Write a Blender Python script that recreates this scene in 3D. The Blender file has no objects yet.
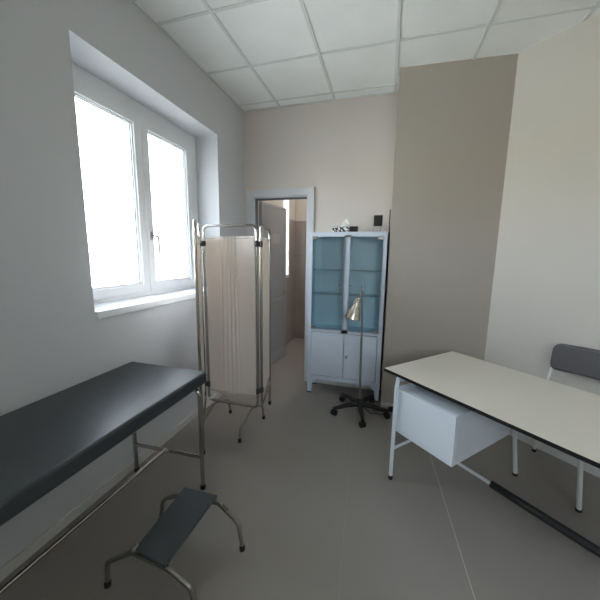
import bpy, bmesh, math, random
from mathutils import Vector, Matrix, noise
random.seed(4)
SC = bpy.context.scene
COL = SC.collection

# ------------------------------------------------------------------ camera
CAM_H = 1.52
pitch, yaw, roll, FPX = 0.15168, -0.27944, 0.01344, 298.45
F0 = Vector((math.sin(yaw), math.cos(yaw), 0)); R0 = Vector((math.cos(yaw), -math.sin(yaw), 0)); U0 = Vector((0, 0, 1))
FW = F0 * math.cos(pitch) - U0 * math.sin(pitch)
UP = U0 * math.cos(pitch) + F0 * math.sin(pitch)
RT = R0 * math.cos(roll) + UP * math.sin(roll)
UP = UP * math.cos(roll) - R0 * math.sin(roll)
cam_data = bpy.data.cameras.new('camera')
cam_data.sensor_fit = 'HORIZONTAL'; cam_data.sensor_width = 36.0
cam_data.lens = FPX / 600 * 36.0
cam_data.clip_start = 0.02; cam_data.clip_end = 300
cam = bpy.data.objects.new('camera', cam_data)
COL.objects.link(cam)
cam.matrix_world = Matrix(((RT.x, UP.x, -FW.x, 0), (RT.y, UP.y, -FW.y, 0), (RT.z, UP.z, -FW.z, CAM_H), (0, 0, 0, 1)))
SC.camera = cam

# ------------------------------------------------------------------ view + world
SC.view_settings.view_transform = 'Standard'
SC.view_settings.look = 'None'
SC.view_settings.gamma = 1.0
SC.view_settings.use_curve_mapping = False
SC.view_settings.exposure = 0.78

SKY = 15.0
SC.cycles.diffuse_bounces = 10; SC.cycles.max_bounces = 16; SC.cycles.glossy_bounces = 6; SC.cycles.transparent_max_bounces = 16
world = bpy.data.worlds.new('world'); SC.world = world
world.use_nodes = True
wn = world.node_tree; wn.nodes.clear()
tc = wn.nodes.new('ShaderNodeTexCoord'); sp = wn.nodes.new('ShaderNodeSeparateXYZ')
wr = wn.nodes.new('ShaderNodeValToRGB'); bg = wn.nodes.new('ShaderNodeBackground'); wo = wn.nodes.new('ShaderNodeOutputWorld')
wn.links.new(tc.outputs['Generated'], sp.inputs[0]); wn.links.new(sp.outputs['Z'], wr.inputs[0])
wn.links.new(wr.outputs[0], bg.inputs[0]); wn.links.new(bg.outputs[0], wo.inputs[0])
bg.inputs[1].default_value = SKY
cr = wr.color_ramp
cr.elements[0].position = 0.0; cr.elements[0].color = (0.55, 0.50, 0.40, 1)
cr.elements[1].position = 1.0; cr.elements[1].color = (0.82, 0.90, 1.0, 1)
e = cr.elements.new(0.06); e.color = (0.80, 0.82, 0.84, 1)
e = cr.elements.new(0.30); e.color = (0.86, 0.92, 1.0, 1)

def area(name, loc, rot, sx, sy, power, color, portal=False):
    l = bpy.data.lights.new(name, 'AREA'); l.shape = 'RECTANGLE'; l.size = sx; l.size_y = sy
    l.energy = power; l.color = color
    if portal: l.cycles.is_portal = True
    o = bpy.data.objects.new(name, l); COL.objects.link(o); o.location = loc; o.rotation_euler = rot
    return o
# sampling portals in the window openings, added side and rear ones too (light comes from the sky only)
area('window_portal', (-2.06, 2.05, 1.90), (0, -math.pi / 2, 0), 1.6, 1.5, 1, (1, 1, 1), True)
area('added_side_window_portal', (-2.06, -1.05, 1.90), (0, -math.pi / 2, 0), 1.6, 1.2, 1, (1, 1, 1), True)
area('added_rear_window_portal', (1.10, -2.12, 2.07), (math.pi / 2, 0, 0), 1.1, 0.95, 1, (1, 1, 1), True)
area('corridor_window_portal', (-1.80, 4.57, 1.78), (0, -math.pi / 2, 0), 1.3, 0.36, 1, (1, 1, 1), True)

# ------------------------------------------------------------------ materials
def lin(c):
    return tuple((x / 12.92 if x <= 0.04045 else ((x + 0.055) / 1.055) ** 2.4) for x in c)

def mat(name, rgb, rough=0.5, metal=0.0, var=0.0, vscale=6.0, bump=0.0, bscale=60.0, spec=0.5, rvar=0.0, stretch=None):
    """procedural principled material; rgb is given in display values"""
    m = bpy.data.materials.new(name); m.use_nodes = True
    nt = m.node_tree; b = nt.nodes['Principled BSDF']
    c = lin(rgb)
    b.inputs['Roughness'].default_value = rough; b.inputs['Metallic'].default_value = metal
    b.inputs['Specular IOR Level'].default_value = spec
    tcn = nt.nodes.new('ShaderNodeTexCoord'); mp = nt.nodes.new('ShaderNodeMapping')
    nt.links.new(tcn.outputs['Object'], mp.inputs[0])
    if stretch: mp.inputs['Scale'].default_value = stretch
    n = nt.nodes.new('ShaderNodeTexNoise'); n.inputs['Scale'].default_value = vscale; n.inputs['Detail'].default_value = 4
    nt.links.new(mp.outputs[0], n.inputs['Vector'])
    r = nt.nodes.new('ShaderNodeValToRGB')
    r.color_ramp.elements[0].position = 0.3; r.color_ramp.elements[1].position = 0.7
    r.color_ramp.elements[0].color = tuple(x * (1 - var) for x in c) + (1,)
    r.color_ramp.elements[1].color = tuple(min(1, x * (1 + var)) for x in c) + (1,)
    nt.links.new(n.outputs['Fac'], r.inputs[0]); nt.links.new(r.outputs[0], b.inputs['Base Color'])
    if rvar:
        mr = nt.nodes.new('ShaderNodeMapRange'); mr.inputs['To Min'].default_value = max(0, rough - rvar); mr.inputs['To Max'].default_value = rough + rvar
        nt.links.new(n.outputs['Fac'], mr.inputs['Value']); nt.links.new(mr.outputs[0], b.inputs['Roughness'])
    if bump:
        n2 = nt.nodes.new('ShaderNodeTexNoise'); n2.inputs['Scale'].default_value = bscale; n2.inputs['Detail'].default_value = 3
        nt.links.new(tcn.outputs['Object'], n2.inputs['Vector'])
        bp = nt.nodes.new('ShaderNodeBump'); bp.inputs['Strength'].default_value = bump; bp.inputs['Distance'].default_value = 0.002
        nt.links.new(n2.outputs['Fac'], bp.inputs['Height']); nt.links.new(bp.outputs[0], b.inputs['Normal'])
    return m

def clear_glass(name, tint, rough=0.0, refl=1.0, ior=1.45):
    m = bpy.data.materials.new(name); m.use_nodes = True
    nt = m.node_tree; nt.nodes.clear()
    o = nt.nodes.new('ShaderNodeOutputMaterial'); mx = nt.nodes.new('ShaderNodeMixShader')
    t = nt.nodes.new('ShaderNodeBsdfTransparent'); g = nt.nodes.new('ShaderNodeBsdfGlossy'); fr = nt.nodes.new('ShaderNodeFresnel')
    mu = nt.nodes.new('ShaderNodeMath'); mu.operation = 'MULTIPLY'; mu.inputs[1].default_value = refl
    t.inputs[0].default_value = tint + (1,); g.inputs['Roughness'].default_value = rough; fr.inputs['IOR'].default_value = ior
    nt.links.new(fr.outputs[0], mu.inputs[0]); nt.links.new(mu.outputs[0], mx.inputs[0])
    nt.links.new(t.outputs[0], mx.inputs[1]); nt.links.new(g.outputs[0], mx.inputs[2]); nt.links.new(mx.outputs[0], o.inputs[0])
    return m

M = {}
M['wall_white'] = mat('wall_white', (0.79, 0.80, 0.815), 0.75, var=0.015, vscale=1.5, bump=0.12, bscale=180)
M['wall_cream'] = mat('wall_cream', (0.79, 0.775, 0.745), 0.8, var=0.015, vscale=1.5, bump=0.12, bscale=180)
M['wall_back'] = mat('wall_back', (0.81, 0.785, 0.765), 0.8, var=0.015, vscale=1.5, bump=0.12, bscale=180)
M['wall_greige'] = mat('wall_greige', (0.675, 0.65, 0.615), 0.8, var=0.015, vscale=1.5, bump=0.12, bscale=180)
M['ceiling_tile'] = mat('ceiling_tile', (0.93, 0.94, 0.935), 0.9, var=0.03, vscale=3, bump=0.25, bscale=320)
M['ceiling_grid'] = mat('ceiling_grid', (0.84, 0.855, 0.85), 0.6)
M['pvc'] = mat('white_pvc', (0.88, 0.89, 0.90), 0.3, var=0.01)
M['sill'] = mat('sill_stone', (0.90, 0.91, 0.92), 0.35, var=0.02, vscale=20)
M['skirting'] = mat('skirting', (0.80, 0.80, 0.79), 0.4)
M['alu'] = mat('door_aluminium', (0.80, 0.81, 0.83), 0.38, var=0.015)
M['alu_dark'] = mat('door_gasket', (0.38, 0.41, 0.43), 0.5)
M['door_panel'] = mat('door_panel', (0.60, 0.61, 0.63), 0.45, var=0.02)
M['door_edge'] = mat('door_edge_profile', (0.64, 0.65, 0.67), 0.4)
M['chrome'] = mat('chrome', (0.72, 0.71, 0.69), 0.18, 1.0, var=0.04, vscale=9, rvar=0.06)
M['dull_chrome'] = mat('worn_chrome', (0.60, 0.59, 0.57), 0.30, 1.0, var=0.06, vscale=9, rvar=0.08)
M['steel'] = mat('satin_steel', (0.66, 0.66, 0.65), 0.35, 1.0)
M['vinyl'] = mat('charcoal_vinyl', (0.225, 0.245, 0.26), 0.36, var=0.05, vscale=5, bump=0.10, bscale=260, rvar=0.04)
M['rubber_mat'] = mat('grey_rubber', (0.29, 0.31, 0.33), 0.6, var=0.05, vscale=8, bump=0.2, bscale=300)
M['black'] = mat('black_plastic', (0.065, 0.065, 0.07), 0.45, var=0.05)
M['black_rubber'] = mat('black_rubber', (0.085, 0.08, 0.08), 0.6, var=0.05)
M['cabinet'] = mat('cabinet_enamel', (0.77, 0.81, 0.86), 0.35, var=0.03, vscale=4)
M['cabinet_in'] = mat('cabinet_inner_enamel', (0.84, 0.93, 0.97), 0.45, var=0.02, vscale=3)
M['desk_white'] = mat('desk_enamel', (0.85, 0.88, 0.91), 0.35, var=0.01)
M['laminate'] = mat('cream_laminate', (0.82, 0.80, 0.755), 0.38, var=0.012, vscale=2)
M['edge_black'] = mat('black_edge_band', (0.09, 0.09, 0.09), 0.4)
M['chair_frame'] = mat('pale_grey_tube', (0.84, 0.845, 0.84), 0.35)
M['chair_pad'] = mat('charcoal_leatherette', (0.34, 0.335, 0.345), 0.42, var=0.05, bump=0.12, bscale=220)
M['clamp'] = mat('dark_grey_plastic', (0.26, 0.26, 0.27), 0.5)
M['gold'] = mat('champagne_metal', (0.82, 0.79, 0.73), 0.25, 1.0, var=0.18, vscale=30, rvar=0.08)
M['tissue'] = mat('tissue_paper', (0.93, 0.93, 0.93), 0.9)
M['paper'] = mat('notice_paper', (0.68, 0.68, 0.68), 0.7)
M['dark_strip'] = mat('dark_strip', (0.38, 0.35, 0.34), 0.5)
M['out_ground'] = mat('outside_paving', (0.80, 0.78, 0.74), 0.9, var=0.05)
M['out_wall'] = mat('outside_render', (0.93, 0.90, 0.80), 0.9, var=0.03)

M['window_glass'] = clear_glass('window_glass', (0.95, 0.97, 0.98), 0.02, 0.8)
M['cab_glass'] = clear_glass('cabinet_glass', (0.93, 0.97, 0.98), 0.02, 1.0, 1.5)
M['shelf_glass'] = clear_glass('shelf_glass', (0.97, 0.99, 0.99), 0.02, 0.6, 1.5)

def fabric_mat():
    m = bpy.data.materials.new('screen_fabric'); m.use_nodes = True
    nt = m.node_tree; b = nt.nodes['Principled BSDF']; out = nt.nodes['Material Output']
    c = lin((0.92, 0.89, 0.865))
    b.inputs['Base Color'].default_value = c + (1,); b.inputs['Roughness'].default_value = 0.85
    t = nt.nodes.new('ShaderNodeBsdfTranslucent'); t.inputs[0].default_value = lin((0.88, 0.85, 0.82)) + (1,)
    mx = nt.nodes.new('ShaderNodeMixShader'); mx.inputs[0].default_value = 0.22
    nt.links.new(b.outputs[0], mx.inputs[1]); nt.links.new(t.outputs[0], mx.inputs[2]); nt.links.new(mx.outputs[0], out.inputs[0])
    tcn = nt.nodes.new('ShaderNodeTexCoord'); w = nt.nodes.new('ShaderNodeTexNoise'); w.inputs['Scale'].default_value = 400
    bp = nt.nodes.new('ShaderNodeBump'); bp.inputs['Strength'].default_value = 0.1; bp.inputs['Distance'].default_value = 0.001
    nt.links.new(tcn.outputs['Object'], w.inputs['Vector']); nt.links.new(w.outputs['Fac'], bp.inputs['Height']); nt.links.new(bp.outputs[0], b.inputs['Normal'])
    return m
M['fabric'] = fabric_mat()

def floor_mat():
    """warm grey porcelain tiles with thin pale joints that fade in and out with wear"""
    m = bpy.data.materials.new('grey_porcelain_floor'); m.use_nodes = True
    nt = m.node_tree; b = nt.nodes['Principled BSDF']; L = nt.links
    g = nt.nodes.new('ShaderNodeNewGeometry'); s = nt.nodes.new('ShaderNodeSeparateXYZ'); L.new(g.outputs['Position'], s.inputs[0])
    def mth(op, a, b_=None, c_=None):
        n = nt.nodes.new('ShaderNodeMath'); n.operation = op
        for i, v in enumerate((a, b_, c_)):
            if v is None: continue
            if isinstance(v, (int, float)): n.inputs[i].default_value = v
            else: L.new(v, n.inputs[i])
        return n.outputs[0]
    def line(src, off, pitch_, half):
        x = mth('DIVIDE', mth('SUBTRACT', src, off), pitch_)
        d = mth('ABSOLUTE', mth('SUBTRACT', mth('FRACT', mth('ADD', x, 0.5)), 0.5))
        return mth('LESS_THAN', mth('MULTIPLY', d, pitch_), half)
    # joints run towards the back wall; the one under the desk is slightly rotated in plan like the photo
    xs = mth('ADD', s.outputs['X'], mth('MULTIPLY', s.outputs['Y'], 0.060))
    lx = line(xs, 0.541, 0.60, 0.0020)
    ly = line(s.outputs['Y'], 0.35, 1.2, 0.0012)
    nz = nt.nodes.new('ShaderNodeTexNoise'); nz.inputs['Scale'].default_value = 0.9; nz.inputs['Detail'].default_value = 3
    L.new(g.outputs['Position'], nz.inputs['Vector'])
    big = nt.nodes.new('ShaderNodeValToRGB'); L.new(nz.outputs['Fac'], big.inputs[0])
    big.color_ramp.elements[0].position = 0.3; big.color_ramp.elements[1].position = 0.7
    big.color_ramp.elements[0].color = lin((0.55, 0.53, 0.51)) + (1,); big.color_ramp.elements[1].color = lin((0.58, 0.56, 0.54)) + (1,)
    # pale grout shows only along the joint beside the desk; elsewhere it is filled with dirt
    near = mth('MAXIMUM', mth('SUBTRACT', 1.0, mth('MULTIPLY', mth('ABSOLUTE', mth('SUBTRACT', xs, 0.541)), 1.05)), 0.0)
    wear = mth('MULTIPLY', mth('MULTIPLY', near, near), mth('ADD', nz.outputs['Fac'], 0.25))
    gs = mth('MAXIMUM', mth('MULTIPLY', lx, wear), mth('MULTIPLY', ly, 0.03))
    mix = nt.nodes.new('ShaderNodeMix'); mix.data_type = 'RGBA'
    L.new(gs, mix.inputs['Factor']); L.new(big.outputs[0], mix.inputs['A']); mix.inputs['B'].default_value = lin((0.80, 0.78, 0.75)) + (1,)
    L.new(mix.outputs['Result'], b.inputs['Base Color'])
    n3 = nt.nodes.new('ShaderNodeTexNoise'); n3.inputs['Scale'].default_value = 40; L.new(g.outputs['Position'], n3.inputs['Vector'])
    mr = nt.nodes.new('ShaderNodeMapRange'); mr.inputs['To Min'].default_value = 0.36; mr.inputs['To Max'].default_value = 0.46
    L.new(n3.outputs['Fac'], mr.inputs['Value']); L.new(mr.outputs[0], b.inputs['Roughness'])
    return m
M['floor'] = floor_mat()

def tile_wall_mat():
    m = mat('corridor_wall_tile', (0.60, 0.57, 0.55), 0.35, var=0.05, vscale=4)
    nt = m.node_tree; b = nt.nodes['Principled BSDF']; L = nt.links
    src = b.inputs['Base Color'].links[0].from_socket
    g = nt.nodes.new('ShaderNodeNewGeometry'); s = nt.nodes.new('ShaderNodeSeparateXYZ'); L.new(g.outputs['Position'], s.inputs[0])
    d = nt.nodes.new('ShaderNodeMath'); d.operation = 'DIVIDE'; d.inputs[1].default_value = 0.30; L.new(s.outputs['Z'], d.inputs[0])
    f = nt.nodes.new('ShaderNodeMath'); f.operation = 'FRACT'; L.new(d.outputs[0], f.inputs[0])
    l = nt.nodes.new('ShaderNodeMath'); l.operation = 'LESS_THAN'; l.inputs[1].default_value = 0.015; L.new(f.outputs[0], l.inputs[0])
    mx = nt.nodes.new('ShaderNodeMix'); mx.data_type = 'RGBA'; L.new(l.outputs[0], mx.inputs['Factor']); L.new(src, mx.inputs['A'])
    mx.inputs['B'].default_value = lin((0.52, 0.48, 0.46)) + (1,); L.new(mx.outputs['Result'], b.inputs['Base Color'])
    return m
M['tile_wall'] = tile_wall_mat()

def tissue_box_mat():
    m = mat('patterned_card', (0.9, 0.9, 0.9), 0.5)
    nt = m.node_tree; b = nt.nodes['Principled BSDF']; L = nt.links
    tcn = nt.nodes.new('ShaderNodeTexCoord'); v = nt.nodes.new('ShaderNodeTexVoronoi'); v.inputs['Scale'].default_value = 75
    L.new(tcn.outputs['Object'], v.inputs['Vector'])
    r = nt.nodes.new('ShaderNodeValToRGB'); r.color_ramp.interpolation = 'CONSTANT'
    r.color_ramp.elements[0].color = lin((0.12, 0.12, 0.13)) + (1,); r.color_ramp.elements[1].position = 0.45; r.color_ramp.elements[1].color = lin((0.85, 0.85, 0.85)) + (1,)
    sep = nt.nodes.new('ShaderNodeSeparateColor'); L.new(v.outputs['Color'], sep.inputs[0]); L.new(sep.outputs[0], r.inputs[0])
    L.new(r.outputs[0], b.inputs['Base Color'])
    return m
M['tissue_box'] = tissue_box_mat()

# ------------------------------------------------------------------ mesh helpers
def empty(name, loc=(0, 0, 0), rz=0.0, label=None, cat=None, group=None):
    o = bpy.data.objects.new(name, None); COL.objects.link(o)
    o.location = loc; o.rotation_euler = (0, 0, rz); o.empty_display_size = 0.1
    if label: o['label'] = label
    if cat: o['category'] = cat
    if group: o['group'] = group
    return o

def obj(name, bm, mats, parent=None, smooth=True, label=None, cat=None, kind=None):
    me = bpy.data.meshes.new(name)
    bmesh.ops.recalc_face_normals(bm, faces=bm.faces)
    bm.to_mesh(me); bm.free()
    if not isinstance(mats, (list, tuple)): mats = [mats]
    for m in mats: me.materials.append(m)
    if smooth:
        me.polygons.foreach_set('use_smooth', [True] * len(me.polygons))
        try: me.set_sharp_from_angle(angle=math.radians(38))
        except Exception: pass
    o = bpy.data.objects.new(name, me); COL.objects.link(o)
    if smooth:
        wnm = o.modifiers.new('weighted', 'WEIGHTED_NORMAL'); wnm.keep_sharp = True; wnm.weight = 80
    if parent: o.parent = parent
    if label: o['label'] = label
    if cat: o['category'] = cat
    if kind: o['kind'] = kind
    return o

def merge(bm, other, mi=0):
    other.faces.ensure_lookup_table()
    for f in other.faces: f.material_index = mi
    me = bpy.data.meshes.new('tmp'); other.to_mesh(me); other.free()
    bm.from_mesh(me); bpy.data.meshes.remove(me)

def box(bm, lo, hi, bev=0.0, seg=2, mi=0, rot=None, piv=None):
    t = bmesh.new()
    bmesh.ops.create_cube(t, size=1.0)
    lo = Vector(lo); hi = Vector(hi); c = (lo + hi) / 2; s = hi - lo
    for v in t.verts: v.co = Vector((v.co.x * s.x, v.co.y * s.y, v.co.z * s.z)) + c
    if bev > 0: bmesh.ops.bevel(t, geom=list(t.edges), offset=min(bev, min(s) * 0.49), segments=seg, profile=0.5, affect='EDGES')
    if rot is not None:
        p = Vector(piv) if piv is not None else c
        for v in t.verts: v.co = rot @ (v.co - p) + p
    merge(bm, t, mi)

def fillet(pts, rad, n=6):
    pts = [Vector(p) for p in pts]; out = [pts[0]]
    for i in range(1, len(pts) - 1):
        a, b, c = pts[i - 1], pts[i], pts[i + 1]
        d1 = (a - b); d2 = (c - b); l1 = d1.length; l2 = d2.length; d1.normalize(); d2.normalize()
        ang = d1.angle(d2)
        if ang > math.pi - 0.02: out.append(b); continue
        r = rad[i] if isinstance(rad, (list, tuple)) else rad
        t = min(r / math.tan(ang / 2), l1 * 0.48, l2 * 0.48)
        p0 = b + d1 * t; p1 = b + d2 * t
        for k in range(n + 1):
            s = k / n; out.append(p0.lerp(b, s).lerp(b.lerp(p1, s), s))
    out.append(pts[-1]); return out

def tube(bm, pts, r, seg=12, mi=0, radii=None, closed=False, flat=None):
    t = bmesh.new(); pts = [Vector(p) for p in pts]; n = len(pts)
    rings = []; ref = None
    for i, p in enumerate(pts):
        if closed: d = (pts[(i + 1) % n] - pts[i - 1]).normalized()
        else: d = (pts[min(i + 1, n - 1)] - pts[max(i - 1, 0)]).normalized()
        if ref is None:
            ref = Vector((0, 0, 1)) if abs(d.z) < 0.9 else Vector((1, 0, 0))
        ref = (ref - d * ref.dot(d)).normalized(); s = d.cross(ref)
        rr = radii[i] if radii else r
        a = rr if flat is None else flat
        rings.append([t.verts.new(p + ref * math.cos(2 * math.pi * k / seg) * rr + s * math.sin(2 * math.pi * k / seg) * a) for k in range(seg)])
    m = n if closed else n - 1
    for i in range(m):
        A, B = rings[i], rings[(i + 1) % n]
        for k in range(seg): t.faces.new((A[k], A[(k + 1) % seg], B[(k + 1) % seg], B[k]))
    if not closed:
        t.faces.new(rings[0][::-1]); t.faces.new(rings[-1])
    merge(bm, t, mi)

def lathe(bm, prof, seg=24, mi=0, origin=(0, 0, 0), axis=None, close=True):
    """prof: list of (radius, height); axis: Matrix to orient"""
    t = bmesh.new(); o = Vector(origin); rings = []
    for r, z in prof:
        rings.append([t.verts.new((max(r, 1e-4) * math.cos(2 * math.pi * k / seg), max(r, 1e-4) * math.sin(2 * math.pi * k / seg), z)) for k in range(seg)])
    for A, B in zip(rings, rings[1:]):
        for k in range(seg): t.faces.new((A[k], A[(k + 1) % seg], B[(k + 1) % seg], B[k]))
    if close:
        t.faces.new(rings[0][::-1]); t.faces.new(rings[-1])
    for v in t.verts: v.co = (axis @ v.co if axis else v.co) + o
    merge(bm, t, mi)

def prism(bm, pts, z0, z1, mi=0, bev=0.0, axis='z'):
    t = bmesh.new()
    def P(a, b, c): return {'z': (a, b, c), 'y': (a, c, b), 'x': (c, a, b)}[axis]
    lo = [t.verts.new(P(x, y, z0)) for x, y in pts]; hi = [t.verts.new(P(x, y, z1)) for x, y in pts]
    n = len(pts); t.faces.new(lo[::-1]); t.faces.new(hi)
    for i in range(n): t.faces.new((lo[i], lo[(i + 1) % n], hi[(i + 1) % n], hi[i]))
    bmesh.ops.recalc_face_normals(t, faces=t.faces)
    if bev: bmesh.ops.bevel(t, geom=list(t.edges), offset=bev, segments=2, profile=0.5, affect='EDGES')
    merge(bm, t, mi)

def struct(name, bm, m, parent=None, smooth=False):
    return obj(name, bm, m, parent, smooth, kind=None if parent else 'structure')

# ------------------------------------------------------------------ the room shell
CZ = 3.107                       # ceiling height
XL, YB = -1.65, 3.33             # left wall, back wall
YR, XR = -1.9, 3.0               # wall behind the camera, far right wall
U = Vector((0.7253, -0.6885, 0)); W = Vector((0.6885, 0.7253, 0))   # directions along / across the slanted wall
PC = Vector((0.905, 2.985, 0))   # corner where the slanted wall meets the pier
t_end = (XR - PC.x) / U.x
PE = PC + U * t_end

# floor (room and corridor share one slab)
bm = bmesh.new(); box(bm, (-2.2, YR - 0.2, -0.12), (XR + 0.4, 5.3, 0.0))
struct('floor', bm, M['floor'])
# ceiling
bm = bmesh.new(); box(bm, (-2.2, YR - 0.2, CZ), (XR + 0.4, 5.3, CZ + 0.1))
struct('ceiling', bm, M['ceiling_tile'])
bm = bmesh.new()
gx0, gy0 = -1.211, 1.989
# room outline used to cut the grid bars: x limits for a given y, y limits for a given x
def ymax_at(x):
    if x < 0.02: return YB
    if x < PC.x: return 2.94 + (x - 0.02) * 0.0508
    return PC.y + U.y / U.x * (x - PC.x)
for k in range(-1, 8):
    x = gx0 + 0.6 * k
    if x < XL + 0.02 or x > XR - 0.02: continue
    box(bm, (x - 0.012, YR, CZ - 0.006), (x + 0.012, ymax_at(x) - 0.002, CZ))
def xmax_at(y):
    if y > 2.985: return 0.012
    if y > 2.94: return 0.012
    return PC.x + (y - PC.y) * U.x / U.y
for k in range(-6, 3):
    y = gy0 + 0.6 * k
    box(bm, (XL, y - 0.012, CZ - 0.0055), (min(XR, xmax_at(y)) - 0.002, y + 0.012, CZ))
# perimeter angle
box(bm, (XL, YR, CZ - 0.006), (XL + 0.02, YB, CZ)); box(bm, (XL, YB - 0.02, CZ - 0.006), (0.012, YB, CZ))
struct('trim_1', bm, M['ceiling_grid'])

# left wall with the window recess
WY0, WY1, WZ0, WZ1 = 1.335, 2.757, 1.12, 2.657
bm = bmesh.new()
XO = -2.02
SY0, SY1 = -1.6, -0.5      # unseen window beside the camera, added for fill light
box(bm, (XO, YR - 0.2, 0), (XL, SY0, CZ)); box(bm, (XO, SY1, 0), (XL, WY0, CZ)); box(bm, (XO, SY0, 0), (XL, SY1, WZ0)); box(bm, (XO, SY0, WZ1), (XL, SY1, CZ)); box(bm, (XO, WY1, 0), (XL, YB + 0.0, CZ))
box(bm, (XO, WY0, 0), (XL, WY1, WZ0)); box(bm, (XO, WY0, WZ1), (XL, WY1, CZ))
struct('wall_left', bm, M['wall_white'])
# back wall with the doorway
DX0, DX1, DZ = -1.53, -0.88, 2.165
bm = bmesh.new()
box(bm, (XO, YB, 0), (DX0, YB + 0.12, CZ)); box(bm, (DX0, YB, DZ), (DX1, YB + 0.12, CZ)); box(bm, (DX1, YB, 0), (0.2, YB + 0.12, CZ))
struct('wall_back', bm, M['wall_back'])
# pier between back wall and slanted wall
bm = bmesh.new(); prism(bm, [(0.018, 2.94), (0.905, 2.985), (1.3, 3.6), (0.018, 3.6)], 0, CZ)
struct('wall_pier', bm, M['wall_greige'])
# slanted wall
bm = bmesh.new(); prism(bm, [(PC.x, PC.y), (PE.x, PE.y), (PE.x + 0.3, PE.y + 0.3), (PC.x + 0.3, PC.y + 0.45)], 0, CZ)
struct('wall_right', bm, M['wall_cream'])
bm = bmesh.new(); box(bm, (XR, YR - 0.2, 0), (XR + 0.15, PE.y + 0.3, CZ))
struct('wall_right_rear', bm, M['wall_cream'])
bm = bmesh.new(); rx0, rx1, rz0, rz1 = 0.60, 1.6, 1.65, 2.5      # unseen window opening behind the camera, added to fill the room with light
box(bm, (XL, YR - 0.15, 0), (rx0, YR, CZ)); box(bm, (rx1, YR - 0.15, 0), (XR, YR, CZ))
box(bm, (rx0, YR - 0.15, 0), (rx1, YR, rz0)); box(bm, (rx0, YR - 0.15, rz1), (rx1, YR, CZ))
struct('wall_front', bm, M['wall_cream'])
w3 = empty('added_rear_window', ((rx0 + rx1) / 2, YR - 0.08, rz0)); w3['kind'] = 'structure'  # frame and pane of the added rear window
bm = bmesh.new()
for (a, b) in (((rx0, rz0), (rx0 + 0.06, rz1)), ((rx1 - 0.06, rz0), (rx1, rz1)), ((rx0, rz0), (rx1, rz0 + 0.06)), ((rx0, rz1 - 0.06), (rx1, rz1)), (((rx0 + rx1) / 2 - 0.05, rz0), ((rx0 + rx1) / 2 + 0.05, rz1))):
    box(bm, (a[0], YR - 0.12, a[1]), (b[0], YR - 0.06, b[1]), 0.002)
bmesh.ops.translate(bm, verts=bm.verts, vec=-Vector(w3.location)); obj('window_frame', bm, M['pvc'], w3)
bm = bmesh.new(); box(bm, (rx0 + 0.05, YR - 0.092, rz0 + 0.05), (rx1 - 0.05, YR - 0.088, rz1 - 0.05)); bmesh.ops.translate(bm, verts=bm.verts, vec=-Vector(w3.location)); obj('pane', bm, M['window_glass'], w3)

# baseboards
def base(name, pts):
    bm = bmesh.new(); 
    for (a, b, nrm) in pts:
        a = Vector(a); b = Vector(b); n_ = Vector(nrm) * 0.010
        t = [(a.x, a.y), (b.x, b.y), (b.x + n_.x, b.y + n_.y), (a.x + n_.x, a.y + n_.y)]
        prism(bm, t, 0, 0.060)
    return struct(name, bm, M['skirting'])
base('baseboard_left', [((XL, YR, 0), (XL, YB, 0), (1, 0, 0))])
base('baseboard_back', [((XL + 0.01, YB, 0), (-1.61, YB, 0), (0, -1, 0)), ((-0.80, YB, 0), (0.018, YB, 0), (0, -1, 0))])
base('baseboard_pier', [((0.018, 2.94, 0), (0.905, 2.985, 0), (0.05, -1, 0))])
base('baseboard_right', [((PC.x, PC.y, 0), (PE.x, PE.y, 0), (-W.x, -W.y, 0))])

# ------------------------------------------------------------------ window
XF = -1.885        # room-side face of the window frame
win = empty('window_1', (XF, (WY0 + WY1) / 2, WZ0)); win['kind'] = 'structure'
wi = Matrix.Translation(-Vector(win.location))
def wobj(name, bm, m, parent=None):
    p = parent or win
    bmesh.ops.translate(bm, verts=bm.verts, vec=-Vector(win.location))
    return obj(name, bm, m, p, True)
fy0, fy1, fz0, fz1 = WY0 + 0.002, WY1 - 0.002, 1.165, WZ1 - 0.002
G = [(1.495, 1.972), (2.112, 2.590)]; gz0, gz1 = 1.262, 2.486
bm = bmesh.new()
xo = XF - 0.07
box(bm, (xo, fy0, fz0), (XF - 0.012, fy0 + 0.085, fz1), 0.003); box(bm, (xo, fy1 - 0.085, fz0), (XF - 0.012, fy1, fz1), 0.003)
box(bm, (xo, fy0 + 0.08, fz1 - 0.105), (XF - 0.012, fy1 - 0.08, fz1), 0.003); box(bm, (xo, fy0 + 0.08, fz0), (XF - 0.012, fy1 - 0.08, fz0 + 0.045), 0.003)
wobj('window_frame', bm, M['pvc'])
ym = (G[0][1] + G[1][0]) / 2
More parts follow.
